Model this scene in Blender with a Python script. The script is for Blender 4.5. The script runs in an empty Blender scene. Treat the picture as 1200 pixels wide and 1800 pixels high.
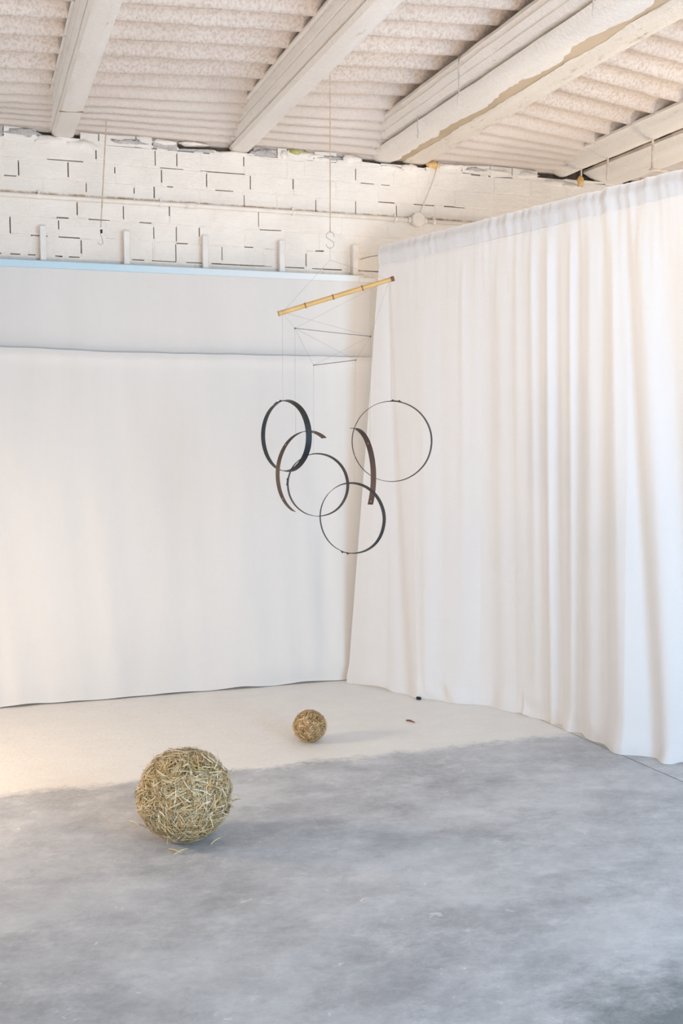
import bpy, math, random
import numpy as np
from mathutils import Vector, noise
S = bpy.context.scene
COL = S.collection
R = random.Random(7)

# ------------------------------------------------------------------ camera
F = 1900.0; CH = 1.5; YAW = math.radians(18.9); PIT = math.atan(155.0 / F)
cd = bpy.data.cameras.new('camera'); cam = bpy.data.objects.new('camera', cd); COL.objects.link(cam)
cd.sensor_fit = 'VERTICAL'; cd.sensor_height = 36.0; cd.lens = 36.0 * F / 1800.0
cd.clip_start = 0.05
cam.location = (0, 0, CH); cam.rotation_euler = (math.pi / 2 - PIT, 0, -YAW)
S.camera = cam
FW = Vector((math.sin(YAW) * math.cos(PIT), math.cos(YAW) * math.cos(PIT), -math.sin(PIT)))
RT = Vector((math.cos(YAW), -math.sin(YAW), 0)); UP = RT.cross(FW); C0 = Vector((0, 0, CH))
FH = Vector((math.sin(YAW), math.cos(YAW), 0))
def at(x, y, n, d):
    """photo measurement -> point of the plane n.p = d"""
    r = FW + RT * ((x - 600) / F) + UP * ((900 - y) / F); n = Vector(n)
    return C0 + r * ((d - n.dot(C0)) / n.dot(r))

# ------------------------------------------------------------------ world and lights
w = bpy.data.worlds.new('world'); S.world = w; w.use_nodes = True
wb = w.node_tree.nodes['Background']; wb.inputs[0].default_value = (0.84, 0.93, 1.0, 1); wb.inputs[1].default_value = 1.0
def area(name, loc, target, size, sy, power, col, spread=180):
    l = bpy.data.lights.new(name, 'AREA'); l.shape = 'RECTANGLE'; l.size = size; l.size_y = sy
    l.energy = power; l.color = col; l.spread = math.radians(spread)
    o = bpy.data.objects.new(name, l); COL.objects.link(o); o.location = loc
    o.rotation_euler = (Vector(target) - Vector(loc)).to_track_quat('-Z', 'Y').to_euler()
    return o
area('warm_light_left', (-1.35, 4.7, 1.0), (0.9, 4.5, 0.0), 0.5, 0.45, 19, (1.0, 0.74, 0.50), 140)  # unseen warm source low at left, standing free of any window
area('lamp_behind_curtain', (4.2, 3.3, 2.3), (3.0, 3.85, 2.3), 1.2, 0.7, 7.5, (1.0, 0.80, 0.56), 130)
area('added_uplight', (4.7, 4.9, 0.9), (3.9, 5.1, 3.0), 0.5, 0.5, 14, (1.0, 0.82, 0.64), 140)  # added unseen fill that warms the beams behind the curtain
area('cool_fill_right', (3.0, -0.8, 1.6), (2.6, 3.8, 0.8), 1.6, 1.8, 115, (0.42, 0.71, 1.0))  # added unseen cool fill that blues curtain and floor, no doorway there
area('ceiling_fill', (0.7, -0.6, 0.25), (1.3, 3.4, 3.3), 2.2, 1.0, 46, (1.0, 0.80, 0.64), 100)  # added unseen warm fill, aimed up to brighten ceiling and wall
S.view_settings.view_transform = 'Standard'; S.view_settings.look = 'None'
S.view_settings.exposure = 0.51; S.view_settings.gamma = 1; S.view_settings.use_curve_mapping = False

# ------------------------------------------------------------------ materials
def mat(name, col, rough=0.8, var=0.0, col2=None, scale=6.0, bump=0.0, bscale=60.0, metal=0.0, detail=6.0, spec=0.3, obj=False):
    m = bpy.data.materials.new(name); m.use_nodes = True; nt = m.node_tree; N = nt.nodes; L = nt.links
    b = N['Principled BSDF']; b.inputs['Roughness'].default_value = rough; b.inputs['Metallic'].default_value = metal
    b.inputs['Specular IOR Level'].default_value = spec
    geo = N.new('ShaderNodeNewGeometry'); src = geo.outputs['Position']
    if col2 is not None:
        n = N.new('ShaderNodeTexNoise'); n.inputs['Scale'].default_value = scale; n.inputs['Detail'].default_value = detail
        L.new(src, n.inputs['Vector'])
        r = N.new('ShaderNodeValToRGB'); r.color_ramp.elements[0].position = 0.35; r.color_ramp.elements[1].position = 0.65
        r.color_ramp.elements[0].color = (*col, 1); r.color_ramp.elements[1].color = (*col2, 1)
        L.new(n.outputs['Fac'], r.inputs['Fac']); L.new(r.outputs['Color'], b.inputs['Base Color'])
    else:
        b.inputs['Base Color'].default_value = (*col, 1)
    if bump > 0:
        n2 = N.new('ShaderNodeTexNoise'); n2.inputs['Scale'].default_value = bscale; n2.inputs['Detail'].default_value = 4
        L.new(src, n2.inputs['Vector'])
        bp = N.new('ShaderNodeBump'); bp.inputs['Strength'].default_value = 1.0; bp.inputs['Distance'].default_value = bump
        L.new(n2.outputs['Fac'], bp.inputs['Height']); L.new(bp.outputs['Normal'], b.inputs['Normal'])
    return m
def nodes(m): return m.node_tree.nodes, m.node_tree.links
def math_node(N, L, op, a, b=None, clamp=False):
    n = N.new('ShaderNodeMath'); n.operation = op; n.use_clamp = clamp
    for i, v in enumerate((a, b)):
        if v is None: continue
        if isinstance(v, (int, float)): n.inputs[i].default_value = v
        else: L.new(v, n.inputs[i])
    return n.outputs[0]
def mixc(N, L, fac, a, b):
    n = N.new('ShaderNodeMix'); n.data_type = 'RGBA'
    if isinstance(fac, (int, float)): n.inputs[0].default_value = fac
    else: L.new(fac, n.inputs[0])
    for i, v in ((6, a), (7, b)):
        if isinstance(v, tuple): n.inputs[i].default_value = (*v, 1)
        else: L.new(v, n.inputs[i])
    return n.outputs[2]
def ramp(N, L, src, p0, p1, c0=(0, 0, 0), c1=(1, 1, 1)):
    r = N.new('ShaderNodeValToRGB'); e = r.color_ramp.elements
    e[0].position = p0; e[1].position = p1; e[0].color = (*c0, 1); e[1].color = (*c1, 1)
    L.new(src, r.inputs['Fac']); return r.outputs['Color']
def tex(N, L, src, scale, detail=5, rough=0.55, dist=0.0):
    n = N.new('ShaderNodeTexNoise'); n.inputs['Scale'].default_value = scale; n.inputs['Detail'].default_value = detail
    n.inputs['Roughness'].default_value = rough; n.inputs['Distortion'].default_value = dist
    L.new(src, n.inputs['Vector']); return n.outputs['Fac']
def mapping(N, L, src, scale, rot=(0, 0, 0)):
    n = N.new('ShaderNodeMapping'); n.inputs['Scale'].default_value = scale; n.inputs['Rotation'].default_value = rot
    L.new(src, n.inputs['Vector']); return n.outputs[0]

M = {}
# painted brick: cream paint, dust above the pipe line and rusty specks
m = mat('painted_brick', (0.80, 0.75, 0.69), 0.85); N, L = nodes(m); b = N['Principled BSDF']
P = N['Geometry'].outputs['Position'] if 'Geometry' in N else [n for n in N if n.type == 'NEW_GEOMETRY'][0].outputs['Position']
c = mixc(N, L, ramp(N, L, tex(N, L, P, 5, 6), 0.35, 0.7), (0.90, 0.835, 0.765), (0.84, 0.77, 0.70))
c = mixc(N, L, ramp(N, L, tex(N, L, P, 38, 8, 0.7), 0.68, 0.78), c, (0.36, 0.27, 0.19))
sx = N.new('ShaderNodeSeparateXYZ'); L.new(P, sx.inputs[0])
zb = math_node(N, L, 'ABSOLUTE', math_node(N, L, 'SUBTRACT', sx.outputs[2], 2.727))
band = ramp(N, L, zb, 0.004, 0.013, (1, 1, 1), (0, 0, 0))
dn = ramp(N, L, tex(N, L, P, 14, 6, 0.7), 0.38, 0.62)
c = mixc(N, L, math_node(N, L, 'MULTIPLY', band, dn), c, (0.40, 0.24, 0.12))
L.new(c, b.inputs['Base Color'])
st = mapping(N, L, P, (3, 3, 260)); h1 = tex(N, L, st, 1.0, 3); h2 = tex(N, L, P, 45, 6, 0.6)
h = math_node(N, L, 'ADD', math_node(N, L, 'MULTIPLY', h1, 0.35), h2)
bp = N.new('ShaderNodeBump'); bp.inputs['Distance'].default_value = 0.006; bp.inputs['Strength'].default_value = 0.8
bp.inputs['Distance'].default_value = 0.009
L.new(h, bp.inputs['Height']); L.new(bp.outputs['Normal'], b.inputs['Normal'])
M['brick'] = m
M['mortar'] = mat('painted_mortar', (0.88, 0.81, 0.74), 0.9, col2=(0.81, 0.74, 0.67), scale=20, bump=0.006, bscale=50)
M['core'] = mat('wall_core', (0.10, 0.075, 0.055), 0.95, col2=(0.20, 0.15, 0.11), scale=25, bump=0.02, bscale=40)  # dark core colour stands in for the shade inside open gaps
M['rubble'] = mat('grey_mortar_rubble', (0.62, 0.56, 0.52), 0.95, col2=(0.50, 0.47, 0.46), scale=18, bump=0.02, bscale=60)
M['moss'] = mat('mossy_mortar', (0.42, 0.40, 0.12), 0.95, col2=(0.62, 0.55, 0.40), scale=30, bump=0.01)
M['ochre'] = mat('ochre_foam', (0.78, 0.45, 0.13), 0.8, col2=(0.85, 0.62, 0.33), scale=40, bump=0.01)
# sprayed corrugated sheet
m = mat('sprayed_sheet', (0.7, 0.65, 0.6), 0.95); N, L = nodes(m); b = N['Principled BSDF']
P = [n for n in N if n.type == 'NEW_GEOMETRY'][0].outputs['Position']
Ps = mapping(N, L, P, (1.0, 0.55, 1.0))
g1 = tex(N, L, Ps, 80, 3, 0.65); big = tex(N, L, P, 1.6, 4)
sxy = N.new('ShaderNodeSeparateXYZ'); L.new(P, sxy.inputs[0])
rough_part = math_node(N, L, 'DIVIDE', math_node(N, L, 'SUBTRACT', 5.75, sxy.outputs[1]), 0.6, True)      # the spray coat is grainy away from the wall
grain = math_node(N, L, 'MULTIPLY', ramp(N, L, g1, 0.34, 0.56, (1, 1, 1), (0, 0, 0)), math_node(N, L, 'ADD', math_node(N, L, 'MULTIPLY', rough_part, 0.55), 0.10))
c = mixc(N, L, ramp(N, L, big, 0.40, 0.65), (0.69, 0.61, 0.555), (0.63, 0.55, 0.495))
c = mixc(N, L, grain, c, (0.44, 0.36, 0.30))
L.new(c, b.inputs['Base Color'])
bp = N.new('ShaderNodeBump'); bp.inputs['Distance'].default_value = 0.0045; bp.inputs['Strength'].default_value = 0.9
L.new(math_node(N, L, 'ADD', g1, tex(N, L, P, 30, 3)), bp.inputs['Height']); L.new(bp.outputs['Normal'], b.inputs['Normal'])
M['sheet'] = m
M['deck'] = mat('dark_roof_void', (0.03, 0.03, 0.035), 0.95, col2=(0.06, 0.055, 0.05), scale=8)
# beams
def beam_mat(name, c1, c2, dirt, p0=0.60, p1=0.74):
    m = mat(name, c1, 0.85); N, L = nodes(m); b = N['Principled BSDF']
    P = [n for n in N if n.type == 'NEW_GEOMETRY'][0].outputs['Position']
    Q = mapping(N, L, P, (9, 0.8, 9))
    c = mixc(N, L, ramp(N, L, tex(N, L, Q, 1.2, 6), 0.35, 0.65), c1, c2)
    c = mixc(N, L, ramp(N, L, tex(N, L, mapping(N, L, P, (5, 1.2, 12)), 4, 9, 0.75), p0, p1), c, dirt)
    L.new(c, b.inputs['Base Color'])
    bp = N.new('ShaderNodeBump'); bp.inputs['Distance'].default_value = 0.008
    L.new(tex(N, L, P, 55, 6, 0.65), bp.inputs['Height']); L.new(bp.outputs['Normal'], b.inputs['Normal'])
    return m
M['beam'] = beam_mat('painted_concrete_beam', (0.88, 0.825, 0.77), (0.82, 0.76, 0.70), (0.58, 0.47, 0.38))
M['beam_rough'] = beam_mat('dusty_concrete_beam', (0.86, 0.78, 0.69), (0.78, 0.70, 0.61), (0.40, 0.29, 0.20), 0.56, 0.70)
# cloths
def cloth_mat(name, c1, c2, trans, tcol, wrinkle=0.0):
    m = bpy.data.materials.new(name); m.use_nodes = True; N, L = nodes(m); b = N['Principled BSDF']; out = N['Material Output']
    b.inputs['Roughness'].default_value = 0.9; b.inputs['Specular IOR Level'].default_value = 0.15
    g = N.new('ShaderNodeNewGeometry'); P = g.outputs['Position']
    c = mixc(N, L, ramp(N, L, tex(N, L, mapping(N, L, P, (4, 4, 0.6)), 1.5, 5), 0.3, 0.7), c1, c2)
    L.new(c, b.inputs['Base Color'])
    t = N.new('ShaderNodeBsdfTranslucent'); t.inputs[0].default_value = (*tcol, 1)
    mx = N.new('ShaderNodeMixShader'); mx.inputs[0].default_value = trans
    L.new(b.outputs[0], mx.inputs[1]); L.new(t.outputs[0], mx.inputs[2]); L.new(mx.outputs[0], out.inputs[0])
    w1 = tex(N, L, mapping(N, L, P, (500, 500, 60)), 1, 2); w2 = tex(N, L, mapping(N, L, P, (60, 60, 500)), 1, 2)
    h = math_node(N, L, 'ADD', math_node(N, L, 'ADD', w1, w2), math_node(N, L, 'MULTIPLY', tex(N, L, P, 9, 3), wrinkle))
    bp = N.new('ShaderNodeBump'); bp.inputs['Distance'].default_value = 0.0012; bp.inputs['Strength'].default_value = 0.5
    L.new(h, bp.inputs['Height']); L.new(bp.outputs['Normal'], b.inputs['Normal']); L.new(bp.outputs['Normal'], t.inputs['Normal'])
    return m
M['curtain'] = cloth_mat('white_cotton', (0.85, 0.855, 0.88), (0.82, 0.825, 0.85), 0.34, (0.90, 0.87, 0.84), 4)
M['canvas'] = cloth_mat('ivory_canvas', (0.755, 0.725, 0.70), (0.725, 0.695, 0.67), 0.08, (0.8, 0.77, 0.72), 5)
M['railblue'] = mat('rail_blue_reflection', (0.58, 0.72, 0.80), 0.45)
m = M['railblue']; N, L = nodes(m); b = N['Principled BSDF']
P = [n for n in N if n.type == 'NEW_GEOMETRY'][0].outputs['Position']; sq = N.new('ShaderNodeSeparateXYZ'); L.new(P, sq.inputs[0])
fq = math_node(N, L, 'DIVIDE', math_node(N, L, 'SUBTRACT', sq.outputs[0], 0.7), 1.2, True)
L.new(mixc(N, L, fq, (0.50, 0.66, 0.75), (0.74, 0.76, 0.76)), b.inputs['Base Color'])   # bluish reflection painted in at left, fading to white towards the corner
M['whitewood'] = mat('white_wood', (0.82, 0.78, 0.74), 0.6, col2=(0.76, 0.72, 0.68), scale=12, bump=0.002)
M['pipe'] = mat('painted_conduit', (0.84, 0.78, 0.71), 0.5, col2=(0.78, 0.70, 0.62), scale=15, bump=0.001)
M['iron'] = mat('blackened_iron', (0.030, 0.032, 0.040), 0.5, col2=(0.085, 0.062, 0.050), scale=9, bump=0.0015, bscale=120, metal=0.5, spec=0.5)
M['iron_blue'] = mat('blue_black_iron', (0.012, 0.018, 0.030), 0.45, col2=(0.045, 0.042, 0.038), scale=6, bump=0.0012, bscale=120, metal=0.3, spec=0.5)
M['iron_brown'] = mat('rusty_brown_iron', (0.13, 0.085, 0.07), 0.6, col2=(0.06, 0.045, 0.042), scale=7, bump=0.0015, bscale=120, metal=0.35, spec=0.4)
M['steel'] = mat('thin_steel', (0.40, 0.38, 0.37), 0.4, metal=0.7)
M['darksteel'] = mat('dark_spreader_wire', (0.13, 0.11, 0.13), 0.5, metal=0.4)
M['thread'] = mat('nylon_thread', (0.42, 0.39, 0.38), 0.5)
M['cord'] = mat('twisted_cotton_cord', (0.50, 0.34, 0.22), 0.9, col2=(0.66, 0.52, 0.40), scale=150, bump=0.001, bscale=500)
M['rod'] = mat('painted_steel_rod', (0.80, 0.70, 0.62), 0.7, col2=(0.62, 0.50, 0.42), scale=30)
M['greyrod'] = mat('grey_stirrup_rod', (0.42, 0.37, 0.34), 0.7, col2=(0.60, 0.54, 0.48), scale=30)
M['bamboo'] = mat('yellow_bamboo', (0.60, 0.37, 0.13), 0.45, col2=(0.66, 0.45, 0.20), scale=14, spec=0.4)
M['bamboo_node'] = mat('dark_bamboo_node', (0.33, 0.17, 0.07), 0.6)
M['bamboo_cut'] = mat('brown_cut_end', (0.20, 0.09, 0.05), 0.7)
M['black'] = mat('black_plastic', (0.012, 0.02, 0.025), 0.5)
# straw: colour per straw
m = bpy.data.materials.new('straw'); m.use_nodes = True; N, L = nodes(m); b = N['Principled BSDF']
a = N.new('ShaderNodeAttribute'); a.attribute_name = 'straw_tint'; L.new(a.outputs['Color'], b.inputs['Base Color'])
b.inputs['Roughness'].default_value = 0.45; b.inputs['Specular IOR Level'].default_value = 0.45
M['straw'] = m
M['palestraw'] = mat('pale_straw', (0.66, 0.56, 0.34), 0.5)
M['strawcore'] = mat('packed_straw_core', (0.07, 0.05, 0.025), 0.9, col2=(0.14, 0.10, 0.05), scale=60, bump=0.01, bscale=120)  # core coloured dark to stand for the shade between straws
# floor: grey concrete, a cleaner pale band of screed along the back wall
m = mat('worn_concrete', (0.5, 0.5, 0.5), 0.6, spec=0.35); N, L = nodes(m); b = N['Principled BSDF']
P = [n for n in N if n.type == 'NEW_GEOMETRY'][0].outputs['Position']
Pm = mapping(N, L, P, (0.85, 1.15, 1), (0, 0, 0.35))
n1 = tex(N, L, Pm, 1.7, 8, 0.65, 0.1); n2 = tex(N, L, Pm, 5.5, 11, 0.78, 0.08); n3 = tex(N, L, Pm, 38, 8, 0.75, 0.4); n4 = tex(N, L, Pm, 22, 5, 0.6, 1.0)
g = mixc(N, L, ramp(N, L, n1, 0.36, 0.64), (0.39, 0.40, 0.435), (0.57, 0.585, 0.62))
g = mixc(N, L, math_node(N, L, 'MULTIPLY', ramp(N, L, n2, 0.50, 0.66), 0.65), g, (0.72, 0.735, 0.76))
g = mixc(N, L, math_node(N, L, 'MULTIPLY', ramp(N, L, n2, 0.30, 0.47, (1, 1, 1), (0, 0, 0)), 0.60), g, (0.27, 0.27, 0.285))
g = mixc(N, L, math_node(N, L, 'MULTIPLY', ramp(N, L, n3, 0.42, 0.60), 0.38), g, (0.60, 0.60, 0.60))
g = mixc(N, L, math_node(N, L, 'MULTIPLY', ramp(N, L, n4, 0.66, 0.72), 0.7), g, (0.80, 0.80, 0.79))
g = mixc(N, L, math_node(N, L, 'MULTIPLY', ramp(N, L, tex(N, L, Pm, 2.2, 10, 0.78, 0.1), 0.50, 0.62), 0.40), g, (0.24, 0.24, 0.26))
# damp stain in the right foreground
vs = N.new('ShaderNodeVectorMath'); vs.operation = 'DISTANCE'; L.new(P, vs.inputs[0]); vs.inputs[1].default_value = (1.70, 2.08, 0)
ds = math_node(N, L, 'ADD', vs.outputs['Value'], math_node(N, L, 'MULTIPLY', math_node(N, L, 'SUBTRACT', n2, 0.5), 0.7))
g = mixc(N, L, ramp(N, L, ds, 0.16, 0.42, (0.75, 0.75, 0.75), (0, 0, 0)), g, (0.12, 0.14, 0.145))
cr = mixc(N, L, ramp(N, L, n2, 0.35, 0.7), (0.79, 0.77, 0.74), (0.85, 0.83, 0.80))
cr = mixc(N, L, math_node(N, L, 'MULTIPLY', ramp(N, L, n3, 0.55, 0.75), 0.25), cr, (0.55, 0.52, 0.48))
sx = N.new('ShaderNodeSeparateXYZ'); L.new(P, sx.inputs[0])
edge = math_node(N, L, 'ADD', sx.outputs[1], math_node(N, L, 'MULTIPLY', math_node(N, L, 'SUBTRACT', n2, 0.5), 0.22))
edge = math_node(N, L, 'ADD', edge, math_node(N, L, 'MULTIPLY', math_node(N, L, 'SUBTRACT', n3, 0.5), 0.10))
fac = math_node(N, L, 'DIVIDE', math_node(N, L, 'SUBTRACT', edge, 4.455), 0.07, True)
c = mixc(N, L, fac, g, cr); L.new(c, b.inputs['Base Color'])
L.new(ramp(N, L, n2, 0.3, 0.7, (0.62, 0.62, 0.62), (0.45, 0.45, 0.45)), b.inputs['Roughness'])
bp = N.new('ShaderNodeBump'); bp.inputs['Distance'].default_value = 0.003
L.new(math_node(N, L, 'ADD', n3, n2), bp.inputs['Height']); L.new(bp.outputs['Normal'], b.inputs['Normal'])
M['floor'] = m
M['joint'] = mat('joint_base_dark', (0.13, 0.13, 0.14), 0.95)  # dark strip along the bottom of the floor groove
M['plaster'] = mat('white_plaster', (0.80, 0.77, 0.73), 0.9, col2=(0.76, 0.73, 0.69), scale=3, bump=0.004, bscale=20)

# ------------------------------------------------------------------ mesh helpers
class MB:
    def __init__(s): s.v = []; s.f = []
    def add(s, v, f):
        o = len(s.v); s.v += [tuple(p) for p in v]; s.f += [tuple(i + o for i in q) for q in f]
    def box(s, x0, y0, z0, x1, y1, z1, bev=0.0):
        if bev <= 0:
            s.add([(x0,y0,z0),(x1,y0,z0),(x1,y1,z0),(x0,y1,z0),(x0,y0,z1),(x1,y0,z1),(x1,y1,z1),(x0,y1,z1)],
                  [(0,3,2,1),(4,5,6,7),(0,1,5,4),(1,2,6,5),(2,3,7,6),(3,0,4,7)]); return
        import itertools
        b = bev; V = []; idx = {}
        for cx in (0,1):
            for cy in (0,1):
                for cz in (0,1):
                    X = (x0,x1)[cx]; Y = (y0,y1)[cy]; Z = (z0,z1)[cz]; sx = (1,-1)[cx]; sy = (1,-1)[cy]; sz = (1,-1)[cz]
                    idx[cx,cy,cz,'x'] = len(V); V.append((X, Y+sy*b, Z+sz*b))
                    idx[cx,cy,cz,'y'] = len(V); V.append((X+sx*b, Y, Z+sz*b))
                    idx[cx,cy,cz,'z'] = len(V); V.append((X+sx*b, Y+sy*b, Z))
        fs = []
        ring = [(0,0),(1,0),(1,1),(0,1)]
        for k in (0,1):
            fs.append([idx[k,a,c_,'x'] for a,c_ in ring]); fs.append([idx[a,k,c_,'y'] for a,c_ in ring]); fs.append([idx[a,c_,k,'z'] for a,c_ in ring])
        for a in (0,1):
            for c_ in (0,1):
                fs.append([idx[0,a,c_,'y'], idx[1,a,c_,'y'], idx[1,a,c_,'z'], idx[0,a,c_,'z']])
                fs.append([idx[a,0,c_,'x'], idx[a,1,c_,'x'], idx[a,1,c_,'z'], idx[a,0,c_,'z']])
                fs.append([idx[a,c_,0,'x'], idx[a,c_,1,'x'], idx[a,c_,1,'y'], idx[a,c_,0,'y']])
        for a in (0,1):
            for c_ in (0,1):
                for d in (0,1): fs.append([idx[a,c_,d,'x'], idx[a,c_,d,'y'], idx[a,c_,d,'z']])
        cx_, cy_, cz_ = (x0+x1)/2, (y0+y1)/2, (z0+z1)/2; out = []
        for q in fs:
            p = [Vector(V[i]) for i in q]; nrm = (p[1]-p[0]).cross(p[2]-p[0]); cc = sum(p, Vector())/len(p) - Vector((cx_,cy_,cz_))
            out.append(q if nrm.dot(cc) > 0 else q[::-1])
        s.add(V, out)
    def tube(s, pts, r, n=10, caps=True):
        pts = [Vector(p) for p in pts]; rs = r if isinstance(r, (list, tuple)) else [r] * len(pts)
        t0 = (pts[1] - pts[0]).normalized(); ref = Vector((0, 0, 1)) if abs(t0.z) < 0.9 else Vector((1, 0, 0))
        a = t0.cross(ref).normalized(); V = []
        for i, p in enumerate(pts):
            t = (pts[min(i+1, len(pts)-1)] - pts[max(i-1, 0)]).normalized()
            a = (a - t * a.dot(t)).normalized(); b_ = t.cross(a)
            for k in range(n):
                an = 2 * math.pi * k / n; V.append(p + (a * math.cos(an) + b_ * math.sin(an)) * rs[i])
        Fc = [(i*n+k, i*n+(k+1) % n, (i+1)*n+(k+1) % n, (i+1)*n+k) for i in range(len(pts)-1) for k in range(n)]
        if caps: Fc += [tuple(range(n))[::-1], tuple((len(pts)-1)*n+k for k in range(n))]
        s.add(V, Fc)
    def mesh(s, name, m, smooth=False):
        me = bpy.data.meshes.new(name); me.from_pydata(s.v, [], s.f); me.materials.append(m)
        if smooth: me.polygons.foreach_set('use_smooth', [True] * len(me.polygons))
        me.update(); return me
    def build(s, name, m, parent=None, smooth=False):
        o = bpy.data.objects.new(name, s.mesh(name, m, smooth)); COL.objects.link(o)
        if parent is not None:
            o.parent = parent
            o.matrix_parent_inverse = MW(parent).inverted()
        return o
from mathutils import Matrix
def MW(o):
    m_ = Matrix.LocRotScale(o.location, o.rotation_euler, o.scale)
    return (MW(o.parent) @ o.matrix_parent_inverse @ m_) if o.parent else m_
def tag(o, label, cat, group=None):
    o['label'] = label; o['category'] = cat
    if group: o['group'] = group
    return o
def empty(name, loc, label, cat, group=None):
    o = bpy.data.objects.new(name, None); o.location = loc; o.empty_display_size = 0.05; COL.objects.link(o)
    return tag(o, label, cat, group)
def struct(o): o['kind'] = 'structure'; return o
def stuff(o): o['kind'] = 'stuff'; return o
def nz(x, y=0.0, z=0.0): return noise.noise(Vector((x, y, z)))
def sm(t): t = min(max(t, 0), 1); return t * t * (3 - 2 * t)

# ------------------------------------------------------------------ floor
fb = MB(); JX = 2.74; W = 0.004
def jx(y): return 2.725 + (4.55 - y) * 0.085
fl = MB(); NX = 2
ys = [-2.5, 6.3]
fl.add([(-3.6,-2.5,0),(jx(-2.5)-W,-2.5,0),(jx(6.3)-W,6.3,0),(-3.6,6.3,0),(jx(-2.5)+W,-2.5,0),(6.3,-2.5,0),(6.3,6.3,0),(jx(6.3)+W,6.3,0),
        (jx(-2.5)-W,-2.5,-.02),(jx(6.3)-W,6.3,-.02),(jx(-2.5)+W,-2.5,-.02),(jx(6.3)+W,6.3,-.02)],
       [(0,1,2,3),(4,5,6,7),(1,8,9,2),(10,4,7,11)])
fl.box(-3.6,-2.5,-.12,6.3,6.3,-.02)
floor = struct(fl.build('floor', M['floor']))
jb = MB(); jb.add([(jx(-2.5)-W,-2.5,-.018),(jx(-2.5)+W,-2.5,-.018),(jx(6.3)+W,6.3,-.018),(jx(6.3)-W,6.3,-.018)], [(0,1,2,3)])
jb.build('expansion_joint', M['joint'], floor)

# ------------------------------------------------------------------ back wall: bricks, mortar, core
WY = 6.1
wb_ = MB(); wb_.box(-3.6, WY + 0.055, 0, 6.3, WY + 0.25, 3.35)
wall = struct(wb_.build('wall_back', M['core']))
pl = MB(); pl.box(-3.6, WY + 0.004, 0, 6.3, WY + 0.05, 2.298)
pl.build('plaster', M['plaster'], wall)
G = 0.0028
rowsz = {'A': (3.01, 3.062), 'B': (2.91, 3.01), 'C': (2.81, 2.91), 'D': (2.71, 2.81), 'E': (2.607, 2.71), 'F': (2.505, 2.607), 'G': (2.402, 2.505), 'H': (2.30, 2.402)}
known = {
 'B': [.206,.436,.684,.933,1.004,1.124,1.255,1.505,1.757,1.86,2.177,2.42,2.573],
 'C': [.279,.535,.783,1.038,1.29,1.542,1.795,2.053,2.319,2.563,2.816,3.07],
 'D': [.150,.4,.629,.886,.996,1.247,1.505,1.70,1.932,2.177,2.435,2.686,2.939],
 'E': [.076,.326,.579,.826,1.079,1.333,1.588,1.835,2.088,2.374,2.683,2.932],
 'F': [.229,.479,.726,.99,1.116,1.245,1.507,1.742,1.949,2.2,2.45],
 'G': [.09,.347,.597,.85,.988,1.112,1.374,1.623,1.872,2.13,2.38],
 'H': [.22,.47,.72,.97,1.22,1.47,1.72,1.97,2.22,2.47],
 'A': [.206,.375,.60,.70,.90,.99,1.13,1.34,1.56,1.70,1.76,1.92,2.06,2.20,2.33,2.47,2.62,2.70,2.86,3.05,3.2,3.38],
}
openv = {'A': {.206,1.70,2.62}, 'B': {.684,1.004,1.124,1.505,2.177}, 'C': {.279,.535,.783,1.038,1.29,1.542,1.795}, 'D': {.629,.886,.996,1.505,1.932,2.177,2.435},
         'E': {.579,.826,1.079,1.588}, 'F': {.229,.479,.99,1.116,1.245}, 'G': {.597,1.112,1.374,1.872}, 'H': set()}
openh = {2.91: [(.42,.63),(1.06,1.14),(1.24,1.52),(2.20,2.4)], 2.81: [(.19,.28),(.5,.58),(1.0,1.09),(1.29,1.50),(2.3,2.9)], 3.01: [(.30,.52),(.55,.72),(.76,1.0),(1.1,1.3),(2.9,3.3)],
         2.607: [(.65,.76),(.90,1.05),(1.62,1.75),(.45,.55)], 2.505: [(.34,.6),(1.12,1.20),(1.50,1.62),(1.9,2.02)], 2.402: [(.05,.35),(.44,.60),(.87,1.26),(1.29,1.70),(1.73,2.15),(2.17,2.5)],
         2.71: [(1.1,1.2),(2.4,2.6)]}
beam_feet = [(.40,.60),(1.335,1.56),(2.18,2.66),(3.38,3.75),(3.66,4.1)]
mo = MB()
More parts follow.
